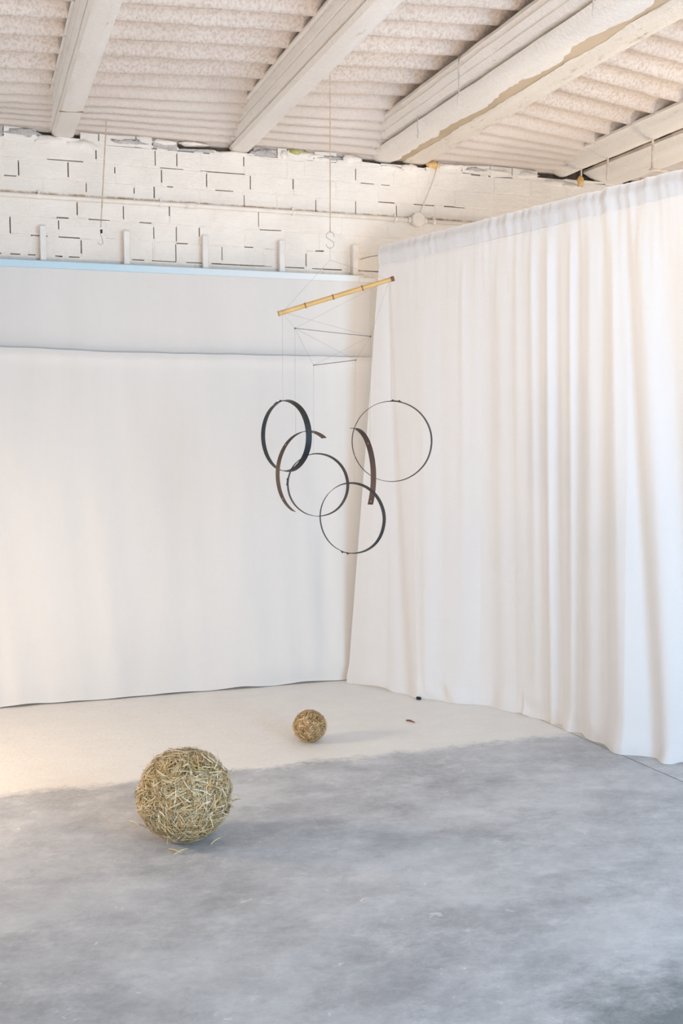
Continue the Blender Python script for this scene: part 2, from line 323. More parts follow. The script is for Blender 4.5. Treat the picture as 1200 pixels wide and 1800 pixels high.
for k, (z0, z1) in rowsz.items():
    xs = list(known[k])
    if k != 'A':
        x = xs[0]
        while x > -0.9: x -= 0.252; xs.insert(0, x)
        x = xs[-1]
        lim = 4.3 if z0 > 2.69 else 2.75
        while x < lim: x += 0.252; xs.append(x)
    elif k == 'A':
        x = xs[0]
        while x > -0.9: x -= R.uniform(.12, .25); xs.insert(0, x)
        x = xs[-1]
        while x < 4.3: x += R.uniform(.12, .25); xs.append(x)
    for a_, b_ in zip(xs[:-1], xs[1:]):
        zt = z1
        if k == 'A':
            if any(a_ < q1 and b_ > q0 for q0, q1 in beam_feet): zt = 3.026
            else: zt = z1 + R.uniform(-.006, .012)
        u = MB(); yj = R.uniform(-.0012, .0012); g0, g1 = G * R.uniform(.7, 1.2), G * R.uniform(.7, 1.2)
        u.box(a_ + g0, WY + yj, z0 + G * R.uniform(.7, 1.2), b_ - g1, WY + .052, zt - (G if k != 'A' else 0), 0.0022)
        sl = R.uniform(-.0015, .0015); cx = (a_ + b_) / 2
        amp = .010 if k == 'A' else .0012
        u.v = [(vx, vy + R.uniform(-.0012, .0012), vz + sl * (vx - cx) / .12 + R.uniform(-amp, amp)) for vx, vy, vz in u.v]
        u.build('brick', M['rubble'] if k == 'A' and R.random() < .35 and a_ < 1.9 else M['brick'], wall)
    # vertical mortar
    for x in xs:
        op = any(abs(x - q) < 1e-3 for q in openv[k])
        a0, a1 = z0 + .002, z1 - (.002 if k != 'A' else .035)
        if op:
            s0 = R.uniform(.0, .2) if R.random() < .55 else R.uniform(.3, .6)
            s1 = R.uniform(.8, 1.0)
            if s0 > .03: mo.box(x - G*1.3, WY + R.uniform(.001, .004), a0, x + G*1.3, WY + .05, a0 + (a1-a0) * s0)
            if s1 < .97: mo.box(x - G*1.3, WY + .003, a0 + (a1-a0) * s1, x + G*1.3, WY + .05, a1)
        else: mo.box(x - G*1.3, WY + R.uniform(.0, .0015), a0, x + G*1.3, WY + .05, a1)
for z, spans in list(openh.items()) + [(2.30, [])]:
    x = -1.0
    lim = 4.5 if z > 2.69 else 2.75
    while x < lim:
        x2 = x + R.uniform(.03, .07); mid = (x + x2) / 2
        if not any(p < mid < q for p, q in spans) or R.random() < .22:
            mo.box(x, WY + R.uniform(0, .0018), z - G * 1.4, x2, WY + .05, z + G * 1.4)
        x = x2
stuff(mo.build('mortar', M['mortar'], wall))
# ragged mortar lumps between the top course and the sheets
def lump(x, y, z, rx, ry, rz, seed, m, parent, name='mortar_lump'):
    u = MB(); n1_, n2_ = 12, 7; V = []
    for j in range(n2_ + 1):
        ph = math.pi * j / n2_
        for i in range(n1_):
            th = 2 * math.pi * i / n1_; d = Vector((math.sin(ph)*math.cos(th), math.sin(ph)*math.sin(th), math.cos(ph)))
            k_ = 1 + .55 * noise.noise(d * 1.7 + Vector((seed, 0, 0))) + .2 * noise.noise(d * 5 + Vector((0, seed, 0)))
            V.append((x + d.x*rx*k_, y + d.y*ry*k_, z + d.z*rz*k_))
    u.add(V, [(j*n1_+i, j*n1_+(i+1) % n1_, (j+1)*n1_+(i+1) % n1_, (j+1)*n1_+i) for j in range(n2_) for i in range(n1_)])
    return u.build(name, m, parent, True)
for (lx, lz, rx, rz, mm) in [(.44,3.012,.10,.022,'mortar'),(.62,3.0,.10,.03,'mortar'),(.30,3.04,.10,.025,'rubble'),(.85,3.035,.12,.018,'rubble'),(1.05,3.05,.07,.016,'mortar'),(1.22,3.055,.09,.014,'mortar'),
        (1.46,3.018,.10,.014,'mortar'),(1.62,3.035,.08,.028,'rubble'),(1.74,3.035,.03,.028,'mortar'),(1.82,3.06,.07,.018,'moss'),(1.93,3.045,.05,.012,'mortar'),(2.02,3.04,.08,.014,'rubble'),(2.15,3.045,.06,.03,'mortar'),
        (2.38,3.008,.10,.02,'mortar'),(2.52,3.02,.06,.025,'mortar'),(2.68,3.05,.05,.025,'ochre'),(2.80,3.05,.09,.016,'mortar'),(2.95,3.045,.08,.012,'rubble'),(3.1,3.04,.1,.014,'mortar'),(3.3,3.035,.08,.02,'mortar'),(3.5,3.0,.12,.025,'mortar'),(3.62,2.99,.08,.02,'mortar')]:
    lump(lx, WY + .012, lz, rx, .025, rz, lx * 7, M[mm], wall)

# other walls (out of frame) that close the room
wl = MB(); wl.box(-3.75, -2.5, 0, -3.6, 1.0, 3.2); wl.box(-3.75, 5.6, 0, -3.6, 6.3, 3.2); wl.box(-3.75, 1.0, 2.5, -3.6, 5.6, 3.2)
struct(wl.build('wall_left', M['plaster']))
wr = MB(); wr.box(6.3, -2.5, 0, 6.45, 6.3, 3.2)
struct(wr.build('wall_right', M['plaster']))

# ------------------------------------------------------------------ roof: corrugated sheets in bays between beams
crest = [6.23, 6.13, 6.03, 5.935, 5.85, 5.765, 5.68, 5.555, 5.40, 5.195, 4.98, 4.76, 4.545, 4.35, 4.16]
while crest[-1] > -2.6: crest.append(crest[-1] - .195)
cr_a = np.array(crest[::-1]); ph_a = np.arange(len(crest))[::-1].astype(float)
def base_z(X):
    if X < 2.42: return 3.065 + .066 * max(X, -3)
    return 3.225 - .118 * (X - 2.42) if X < 4.2 else 3.225 - .118 * 1.78
def sheet_z(X, Y, jit=0.0):
    t = sm((Y - 5.35) / .75); zb_ = base_z(X) * (1 - t) + (3.043) * t
    ph = float(np.interp(Y, cr_a, ph_a)) + .10 * nz(X * .9, Y * .7, 3) * 1.2
    f_ = ph - math.floor(ph)
    wv = math.cos(2 * math.pi * ph); a_ = (.030 if X < 2.5 else .022) * (1 - .25 * sm((Y - 5.5) / .4))
    wv = wv + .25 * math.cos(4 * math.pi * ph)
    return zb_ + .043 - a_ * wv + .004 * nz(X * 2.2, Y * 2.5, 9) + .0035 * nz(X * 9, Y * 9, 1) + jit
dk = MB(); dk.box(-3.75, -2.5, 3.36, 6.45, 6.35, 3.44)
ceil = struct(dk.build('ceiling', M['deck']))
bays = [(-1.35, -.50, 0), (-.42, .47, 0), (.53, 1.44, 0), (1.50, 2.34, 0), (2.56, 3.56, 0), (3.78, 4.85, 0)]
for bi, (x0, x1, _) in enumerate(bays):
    segs = [(6.16, 5.06), (5.10, 4.0), (4.04, 2.9), (2.94, 1.2), (1.24, -.8), (-.76, -2.4)]
    for si, (ya, yb) in enumerate(segs):
        fine = si < 3
        dy = .0125 if fine else .04; dx = .05 if fine else .12
        ny = int((ya - yb) / dy) + 1; nx = int((x1 - x0) / dx) + 1
        V = []; 
        for j in range(ny + 1):
            Y = ya + (yb - ya) * j / ny
            for i in range(nx + 1):
                X = x0 + (x1 - x0) * i / nx
                V.append((X, Y, sheet_z(X, Y, .006 * (si % 2))))
        n_ = len(V); w_ = nx + 1
        u = MB(); u.add(V, [(j*w_+i, j*w_+i+1, (j+1)*w_+i+1, (j+1)*w_+i) for j in range(ny) for i in range(nx)])
        o = u.build('corrugated_sheet', M['sheet'], ceil, True)
        sd = o.modifiers.new('t', 'SOLIDIFY'); sd.thickness = .006; sd.offset = 1.0

# ------------------------------------------------------------------ concrete beams
def sweep(profile, y0, y1, name, m, parent, step=.04, wob=.0015, edge=None, seed=0, top=True):
    n = int(abs(y1 - y0) / step) + 1; V = []; k = len(profile)
    for j in range(n + 1):
        Y = y0 + (y1 - y0) * j / n
        for i, (px_, pz_) in enumerate(profile):
            dx = wob * nz(px_ * 9 + seed, Y * 5, i); dz = wob * nz(px_ * 7, Y * 5 + seed, i + 7)
            if edge and i in edge: dx += edge[i] * (nz(Y * 3.1 + seed, 2, 1) + .7 * nz(Y * 11 + seed, 4, 2) + .35 * nz(Y * 30, seed, 1))
            V.append((px_ + dx, Y, pz_ + dz))
    Fc = [(j*k+i, (j+1)*k+i, (j+1)*k+(i+1) % k, j*k+(i+1) % k) for j in range(n) for i in range(k)]
    Fc += [tuple(range(k)), tuple(n*k+i for i in range(k))[::-1]]
    u = MB(); u.add(V, Fc); o = u.build(name, m, parent, False)
    return o
def smooth_angle(o):
    me = o.data; me.polygons.foreach_set('use_smooth', [True] * len(me.polygons))
    try: me.set_sharp_from_angle(angle=math.radians(38))
    except Exception: pass
def small_beam(ox, top, label):
    e = empty('concrete_beam', (ox, 6.1, 3.03), label, 'beam')
    h_ = top - 3.045
    pr = [(-.105, top), (-.105, top-.10*h_), (-.092, top-.13*h_), (-.088, top-.17*h_), (-.094, top-.22*h_), (-.086, top-.48*h_), (-.076, top-.50*h_), (-.080, top-.55*h_), (-.068, top-.80*h_),
          (-.050, top-.84*h_), (-.048, top-.90*h_), (-.060, top-.93*h_)]
    bot = 3.032
    pr2 = [(-.053, bot+.012), (-.046, bot+.003), (-.02, bot-.001), (.02, bot-.002), (.045, bot+.002), (.056, bot+.010), (.060, bot+.022), (.048, bot+.05), (.040, top), (.03, top + .07), (-.04, top + .07), (-.045, top)]  # raised neck added to block light passing over the beam top
    P_ = [(ox + a, b_) for a, b_ in pr if b_ > bot + .013] + [(ox + a, b_) for a, b_ in pr2]
    o = sweep(P_[::-1], 6.125, -2.3, 'beam_body', M['beam'], e, seed=ox * 3); smooth_angle(o)
    return e
b1 = small_beam(.512, 3.108, 'slim whitewashed concrete beam nearest the left edge, cracked across near the wall')
for ox, lb in ((-.44, None),):
    pass
b2 = small_beam(1.482, 3.168, 'whitewashed concrete beam meeting the wall above the middle of the grey pipe run')
# crack collar on beam one
ck = MB(); q = 5.62
ck.add([(.455, q, 3.0305), (.568, q - .03, 3.0290), (.568, q - .036, 3.0290), (.455, q - .006, 3.0305), (.455, q, 3.034), (.568, q-.03, 3.034), (.568, q-.036, 3.034), (.455, q-.006, 3.034)],
       [(0,1,2,3),(4,7,6,5),(0,4,5,1),(1,5,6,2),(2,6,7,3),(3,7,4,0)])
ck.build('crack', M['bamboo_node'], b1)

# double beam: two I beams with a gap, lower flanges broken along the gap
e = empty('double_concrete_beam', (2.42, 6.1, 3.03), 'pair of rough concrete beams side by side with a broken-edged gap between them', 'beam')
t = 3.185
PL = [(2.335, t+.12), (2.300, t+.05), (2.182, t+.006), (2.178, t-.012), (2.194, t-.018), (2.198, t-.026), (2.192, t-.032), (2.212, t-.052), (2.226, t-.054), (2.224, t-.060), (2.250, t-.082), (2.296, t-.082), (2.302, t-.096), (2.264, t-.100),
      (2.268, t-.108), (2.290, t-.126), (2.312, t-.138), (2.34, t-.141), (2.385, t-.142), (2.412, t-.139), (2.414, t-.128), (2.39, t-.118), (2.365, t-.10), (2.355, t-.04), (2.36, t+.12)]
o = sweep(PL, 6.125, -2.3, 'left_beam', M['beam'], e, step=.025, wob=.003, edge={17: .006, 18: .016, 19: .034, 20: .034, 21: .016}, seed=2.2); smooth_angle(o)
PR = [(2.56, t+.09), (2.555, t-.04), (2.545, t-.095), (2.500, t-.108), (2.484, t-.118), (2.482, t-.130), (2.500, t-.134), (2.52, t-.136), (2.60, t-.136), (2.625, t-.132), (2.632, t-.118), (2.60, t-.09), (2.59, t-.03), (2.60, t+.02), (2.59, t+.09)]
o = sweep(PR, 6.125, -2.3, 'right_beam', M['beam_rough'], e, step=.02, wob=.004, edge={3: .010, 4: .012, 5: .014, 6: .006}, seed=5.1); smooth_angle(o)
gp = MB(); gp.box(2.362, -2.3, 3.058, 2.552, 6.12, 3.125)
M['brownfill'] = mat('brown_gap_fill', (0.50, 0.39, 0.27), 0.9, col2=(0.58, 0.46, 0.33), scale=3)
gp.build('gap_fill', M['brownfill'], e)
# stone pad under the double beam end
# right pair: beam five and beam six
e5 = empty('concrete_beam', (3.6, 6.1, 3.03), 'cream concrete beam on the right just before the curtain top', 'beam')
t = 3.115
P5 = [(3.58, t+.09), (3.57, t+.03), (3.435, t+.012), (3.432, t-.004), (3.452, t-.014), (3.470, t-.030), (3.478, t-.036), (3.492, t-.044), (3.515, t-.060), (3.545, t-.070), (3.575, t-.068), (3.585, t-.055), (3.588, t-.02), (3.60, t+.09)]
o = sweep(P5, 6.125, -2.3, 'beam_body', M['beam'], e5, step=.05, wob=.003, seed=9.0); smooth_angle(o)
e6 = empty('concrete_beam', (3.85, 6.1, 3.03), 'furthest right concrete beam, partly hidden behind the curtain top', 'beam')
t = 3.075
P6 = [(3.86, t+.12), (3.82, t+.035), (3.715, t+.025), (3.712, t+.006), (3.740, t-.004), (3.76, t-.02), (3.80, t-.035), (3.86, t-.05), (3.93, t-.06), (3.965, t-.05), (3.97, t-.02), (3.90, t+.02), (3.89, t+.12)]
o = sweep(P6, 6.125, -2.3, 'beam_body', M['beam'], e6, step=.05, wob=.003, seed=14.0); smooth_angle(o)
# battens bridging the gap between those two beams
for k in range(12):
    y = 5.95 - k * .26
    gb = MB(); gb.box(3.575, y - .09, 3.105, 3.735, y + .05, 3.13, .004); gb.build('filler_block', M['brownfill'], e5)

# hangers on the beams
def hanger(x, ptop, pbot, label, m='rod', r=.0045, foot=None):
    X = (1, 0, 0)
    a_ = at(*ptop, X, x); b_ = at(*pbot, X, x); b_.y = a_.y
    e_ = empty('iron_hanger', a_, label, 'hanger'); u = MB()
    u.tube([a_ + Vector((0, 0, .05)), a_, a_.lerp(b_, .5) + Vector((.002, 0, 0)), b_], r, 8); u.build('rod', M[m], e_, True)
    if foot:
        u = MB(); u.box(b_.x - .012, b_.y - .012, b_.z - .004, b_.x + foot, b_.y + .012, b_.z + .006, .002); u.build('foot_plate', M[m], e_)
    return a_, b_
hanger(2.176, (806, 118), (808, 182), 'grey rod stirrup strapped down the side of the double beam', 'greyrod', .0035)
a_, b_ = hanger(2.176, (1042, -12), (1042, 26), 'grey rod hanging on the double beam at the top edge of the picture', 'greyrod', .0032)
hanger(2.235, (734, 222), (738, 240), 'short grey wire stub on the double beam near the wall', 'greyrod', .0032)
u = MB(); A_ = at(813, 135, (1,0,0), 2.19); B_ = at(817, 163, (1,0,0), 2.19); B_.y = A_.y
tag(u, '', '') if False else None
a_, b_ = hanger(3.55, (1022, 258), (1020, 314), 'short pale rod hanging over an ochre foam blob beside the wall', 'rod', .005)
lump(b_.x - .004, b_.y + .002, b_.z - .016, .022, .02, .03, 3.3, M['ochre'], None, 'foam_blob'); tag(bpy.data.objects['foam_blob'], 'ochre foam blob hanging at the foot of the short rod by the wall', 'foam')
hanger(3.55, (1068, 245), (1062, 318), 'middle of the three pale rods hanging above the curtain top', 'rod', .006)
hanger(3.55, (1147, 225), (1141, 300), 'rightmost pale rod above the curtain, with a flat foot plate', 'rod', .006, .10)

# ------------------------------------------------------------------ conduit, junction box, cable
e = empty('electrical_conduit', (.18, 6.08, 2.71), 'thin painted conduit pipe running across the brick wall', 'pipe')
u = MB(); u.tube([(-1.2, 6.078, 2.708), (.6, 6.078, 2.708), (1.3, 6.078, 2.712), (2.495, 6.078, 2.711)], .0125, 12); u.build('pipe', M['pipe'], e, True)
u = MB(); u.tube([(2.625, 6.078, 2.711), (3.4, 6.078, 2.709), (4.2, 6.078, 2.709)], .0105, 12); u.build('pipe', M['pipe'], e, True)
for x in (.38, 1.03, 1.79, 2.42, 2.67):
    u = MB(); u.tube([(x - .008, 6.079, 2.709), (x + .008, 6.079, 2.709)], .0155, 12); u.box(x - .007, 6.085, 2.70, x + .007, 6.098, 2.742, .002); u.build('clamp', M['pipe'], e)
u = MB(); u.tube([(1.165, 6.078, 2.7105), (1.225, 6.078, 2.711)], .016, 12); u.build('coupling', M['pipe'], e, True)
e = empty('junction_box', (2.56, 6.098, 2.715), 'round painted junction box where cable and conduit meet', 'junction box')
u = MB(); u.tube([(2.56, 6.098, 2.715), (2.56, 6.062, 2.715)], .040, 24); u.build('box_body', M['pipe'], e, True)
u = MB(); u.tube([(2.56, 6.0615, 2.715), (2.56, 6.056, 2.715), (2.56, 6.052, 2.715)], [.041, .041, .036], 24); u.build('lid', M['pipe'], e, False)
for s_ in (-1, 1):
    u = MB(); u.tube([(2.56 + s_ * .038, 6.078, 2.712), (2.56 + s_ * .060, 6.078, 2.712)], .0165, 12); u.build('gland', M['pipe'], e, True)
pts = [at(x, y, (0, 1, 0), 6.088) for x, y in ((738, 378), (742, 366), (751, 346), (758, 330), (764, 312), (768, 298), (771, 284))]
u = MB(); u.tube(pts, .0048, 8); tag(u.build('electrical_cable', M['pipe'], None, True), 'painted cable climbing from the junction box to the ceiling', 'cable')

# ------------------------------------------------------------------ backdrop frame with five posts
e = empty('backdrop_frame', (1.0, 6.03, 2.34), 'pale blue rail with short white posts holding the canvas backdrop on the brick wall', 'frame')
u = MB(); u.box(-2.8, 6.005, 2.322, 2.20, 6.045, 2.362, .004); u.build('rail', M['railblue'], e)
u = MB(); u.box(2.165, 6.0, 2.3225, 2.265, 6.05, 2.350, .003); o = u.build('rail_end_cap', M['whitewood'], e)
for x in (-.93, -.49, -.05, .394, .835, 1.27, 1.714, 2.159):
    u = MB(); u.box(x - .016, 6.048, 2.30, x + .016, 6.086, 2.552 - .004 * x, .003); u.build('post', M['whitewood'], e)

# ------------------------------------------------------------------ cloth grids
def grid(name, fn, nu, nv, m, parent=None):
    V = [fn(i / nu, j / nv) for j in range(nv + 1) for i in range(nu + 1)]; w_ = nu + 1
    u = MB(); u.add(V, [(j*w_+i, j*w_+i+1, (j+1)*w_+i+1, (j+1)*w_+i) for j in range(nv) for i in range(nu)])
    return u.build(name, m, parent, True)
def f_upper(a, b_):
    X = -2.8 + a * (2.232 + 2.8); z = 2.3215 + (1.70 - 2.3215) * b_
    y = 6.008 + .010 * b_ + .006 * nz(X * 1.1, b_ * .7, 5) * sm(b_ * 6)
    return (X, y, z)
tag(grid('upper_backdrop', f_upper, 160, 40, M['canvas']), 'plain strip of ivory canvas hanging from the pale blue rail', 'backdrop')
def f_lower(a, b_):
    top = 1.885 + .022 * math.exp(-((a - .55) / .03) ** 2) * 0
    X0 = -2.8 + a * (2.258 + 2.8)
    top += .014 * sm((.75 - X0) / .5) + .003 * nz(X0 * 6, 0, 2)
    z = top * (1 - b_); 
    Xr = -2.8 + a * (2.258 - .10 * b_ + 2.8) if True else X0
    y = 5.965 - .075 * b_ ** 1.6
    y -= .012 * math.exp(-((z - top + .035) / .025) ** 2)          # tunnel hem
    y += .004 * sm(b_ * 30)
    amp = sm(b_ * 2.2)
    y -= .010 * amp * nz(X0 * 3.2 + 1.3 * b_, b_ * .8, 1) + .009 * amp * nz(X0 * 7.5 - 1.5 * b_, b_ * 1.0, 4)
    y -= .02 * sm((b_ - .80) / .2) * (1 - sm((b_ - .93) / .07)) * (.5 + nz(X0 * 1.3, 7, 2))
    y -= .010 * math.exp(-((X0 - .13 - .05 * (b_ - .7)) / .035) ** 2) * sm((b_ - .35) / .4)
    y += .006 * math.exp(-((X0 - 2.0) / .05) ** 2) * amp
    z += max(0, .010 * sm((b_ - .97) / .03) * (1 + nz(X0 * 5, 3, 3)) * .8)
    return (Xr, y, z)
lb = grid('lower_backdrop', f_lower, 420, 120, M['canvas'])
tag(lb, 'large ivory canvas backdrop hanging to the floor below the upper strip', 'backdrop')

# curtain on the right
T0 = Vector((2.163, 5.66, 2.478)); TD = Vector((.409, -.912, 0)).normalized(); TN = Vector((-TD.y * -1, 0, 0))
TN = Vector((TD.y, -TD.x, 0)).normalized()      # towards the room
if TN.dot(Vector((0, 0, 0)) - T0) < 0: TN = -TN
sb = [0, .03, .075, .20, .38, .55, .72, .91, 1.08, 1.24, 1.40, 1.55, 1.68, 1.82, 2.4, 3.6]
bx_ = [2.038, 2.10, 2.19, 2.282, 2.33, 2.42, 2.535, 2.655, 2.72, 2.752, 2.765, 2.79, 2.88, 2.958, 3.16, 3.62]
by_ = [5.835, 5.72, 5.60, 5.372, 5.32, 5.245, 5.135, 4.93, 4.72, 4.56, 4.36, 4.144, 4.03, 3.945, 3.42, 2.30]
folds = [ # s_top, s_bottom, width_top, width_bottom, amp_top, amp_bottom, v0, v1
 (.055, .15, .018, .030, -.010, -.040, .05, .9),
 (.60, .62, .016, .05, .014, .008, .04, .0), (.74, .78, .04, .07, -.012, -.022, .1, 0), (.94, .93, .018, .05, .014, .010, .05, 0),
 (1.03, 1.02, .012, .04, .020, .012, .03, 0), (1.075, 1.06, .02, .04, -.016, -.020, .03, 0), (1.125, 1.11, .016, .030, .026, .034, .02, 0), (1.165, 1.16, .02, .03, -.014, -.032, .02, 0),
 (1.26, 1.25, .012, .03, .020, .030, .02, 0), (1.295, 1.30, .015, .028, -.020, -.034, .02, 0), (1.36, 1.37, .02, .05, .018, .030, .03, 0), (1.43, 1.44, .016, .035, -.018, -.034, .03, 0),
 (1.475, 1.53, .013, .05, .022, .040, .02, 0), (1.53, 1.66, .018, .045, -.022, -.050, .02, 0), (1.60, 1.77, .03, .07, .018, .050, .03, 0), (1.72, 1.86, .05, .05, -.010, -.040, .1, 0),
 (.30, .33, .05, .06, .006, .012, .1, 0), (.44, .47, .04, .06, -.006, -.014, .1, 0), (.83, .85, .03, .05, .008, .016, .1, 0)]
for k in range(14):
    s_ = 1.95 + k * .12; folds.append((s_, s_ + R.uniform(-.04, .04), R.uniform(.015, .03), R.uniform(.03, .06), R.uniform(-.02, .02), R.uniform(-.04, .04), .03, 0))
SL = 3.6
def f_cur(a, b_):
    s = a * SL
    ztop = T0.z + .060 * s - .003 + .0035 * nz(s * 45, 1, 1) + .003 * nz(s * 14, 3, 1)
    top = T0 + TD * s
    bot = Vector((float(np.interp(s, sb, bx_)), float(np.interp(s, sb, by_)), 0))
    p = Vector((top.x, top.y, 0)).lerp(bot, b_)
    z = ztop * (1 - b_)
    d = 0.0
    hz = ztop - z                                             # distance below the top edge
    d += .013 * math.exp(-((hz - .050) / .030) ** 2)          # rod pocket
    d -= .004 * math.exp(-((hz - .108) / .006) ** 2)
    gat = .55 + .45 * nz(s * 2.3, 11, 0)
    d += (.0045 * nz(s * 30, hz * 3, 2) + .004 * nz(s * 14, hz * 2, 8)) * math.exp(-hz / .35) * (1.3 if s > .7 else .7) * gat * 2.6
    for (s0, s1, w0, w1, a0, a1, v0, v1) in folds:
        sc = s0 + (s1 - s0) * b_ + .006 * nz(b_ * 3, s0 * 9, 1); wd = w0 + (w1 - w0) * b_
        q_ = (s - sc) / wd
        if abs(q_) < 3.2: d += .58 * (a0 + (a1 - a0) * b_) * math.exp(-q_ * q_) * sm((b_ - v0 * .6) / .12)
    d += .006 * nz(s * 2.2, b_ * 1.5, 6) * sm(b_ * 3)
    # slack cloth puddling on the floor
    k_ = sm((b_ - .93) / .07)
    d += .045 * k_ * (nz(s * 4.2, b_ * 6, 2) + .3) * (1.4 if s > .95 else .6) + .022 * k_ * nz(s * 10, b_ * 26, 5)
    lift = max(0.0, nz(s * 9, 4, 4) - .12) * .030
    z += sm((b_ - .96) / .04) * lift + .002
    p = p + TN * d
    return (p.x, p.y, max(z, .002))
e = empty('curtain', (2.6, 4.8, 0), 'tall white cotton curtain gathered on a rod and falling in folds to the floor', 'curtain')
grid('curtain_cloth', f_cur, 900, 230, M['curtain'], e)
pa = T0 + TD * .01 - TN * .012; pb = T0 + TD * 3.55 - TN * .012
u = MB(); u.tube([pa + Vector((0, 0, -.05)), pb + Vector((0, 0, -.05 + .06 * 3.54))], .008, 10); u.build('curtain_rod', M['whitewood'], e, True)
def f_hem(a, b_):                                             # folded-over strip behind the pocket
    s = a * SL; p = T0 + TD * s - TN * (.022 - .016 * abs(2 * b_ - 1) ** 2); return (p.x, p.y, T0.z + .06 * s - .012 - .10 * b_)
grid('rod_pocket', f_hem, 120, 6, M['curtain'], e)
# hooks / guy on wall keep the rod: small bracket at the wall end
u = MB(); u.tube([pa + Vector((0, 0, -.05)), pa + Vector((.02, .26, -.02)), Vector((2.21, 6.10, 2.47))], .003, 6); u.build('guy_wire', M['steel'], e, True)
# black tab under the curtain
u = MB(); u.box(-.014, -.008, 0, .014, .008, .016, .004); o = u.build('hem_weight', M['black'], None); o.location = (2.275, 5.345, 0.0); o.rotation_euler = (0, 0, -.9)
tag(o, 'small black tab poking out below the curtain hem', 'tab')
# twig
u = MB(); a_ = at(714, 1266, (0, 0, 1), .004); b_ = at(729, 1270, (0, 0, 1), .004)
u.tube([a_, a_.lerp(b_, .5) + Vector((0, .004, .003)), b_], [.0035, .005, .002], 7); tag(u.build('twig', M['bamboo_cut'], None, True), 'tiny brown splinter lying on the pale floor near the curtain', 'twig')

# ------------------------------------------------------------------ mobile
DP = FH.dot(Vector((1.545, 4.668, 0)))
def mp(x, y, o=0.0): return at(x, y, FH, DP + o)
def dep(p): return FW.dot(p - C0)
hook_top = mp(580, 112); hook_lo = mp(580, 409)
# cord + hook
e = empty('hanging_hook', hook_top, 'tan cord hanging from the middle beam with a wire hook carrying the mobile', 'hook')
def cord_tube(a_, b_, r, name, parent):
    n = 90; L_ = (b_ - a_).length
    for k in (0, 1):
        pass
    u = MB()
    for k in (0, math.pi):
        pts = [a_.lerp(b_, i / n) + Vector((math.cos(i / n * L_ * 420 + k), math.sin(i / n * L_ * 420 + k), 0)) * r * .5 for i in range(n + 1)]
        u.tube(pts, r * .62, 5)
    return u.build(name, M['cord'], parent, True)
cord_tube(hook_top, hook_lo, .0032, 'cord', e)
def s_hook(c, h_, parent, r=.0014, open_top=False):
    pts = []; R1 = h_ * .25
    for i in range(15): an = math.radians(-20 + 230 * i / 14); pts.append(c + RT * (R1 * math.cos(an)) + Vector((0, 0, h_ * .27 + R1 * math.sin(an))))
    for i in range(15): an = math.radians(50 - 230 * i / 14); pts.append(c + RT * (R1 * math.cos(an)) + Vector((0, 0, -h_ * .27 + R1 * math.sin(an))))
    u = MB(); u.tube(pts, r, 7); return u.build('wire_hook', M['steel'], parent, True)
s_hook(mp(580, 422), .070, e)
top2 = at(188, 203, (0, 1, 0), 5.86); lo2 = at(177, 400, (0, 1, 0), 5.86)
e = empty('hanging_hook', top2, 'tan cord with an empty wire hook hanging before the left part of the wall', 'hook')
cord_tube(top2 + Vector((0, 0, .03)), lo2, .0036, 'cord', e)
u = MB(); cc = at(178, 406, (0, 1, 0), 5.86); u.box(cc.x - .005, cc.y - .004, cc.z - .012, cc.x + .006, cc.y + .004, cc.z + .008, .002); u.build('cord_clip', M['black'], e)
cc = at(176.5, 423, (0, 1, 0), 5.86)
pts = [cc + Vector((.0, 0, .055)), cc + Vector((.002, 0, .03))] + [cc + Vector((.013 * math.cos(math.radians(a_)), 0, .013 * math.sin(math.radians(a_)) - .008)) for a_ in range(20, -200, -22)]
u = MB(); u.tube(pts, .0016, 7); u.build('wire_hook', M['steel'], e, True)

mob = empty('hanging_mobile', mp(580, 458), 'mobile of four iron hoops and two iron arcs under a bamboo pole', 'mobile')
TH = .0006
def thread(pts, r=TH):
    u = MB(); u.tube(pts, r, 5); return u.build('thread', M['thread'], mob, True)
def sr(r_px, p): return r_px / F * dep(p)
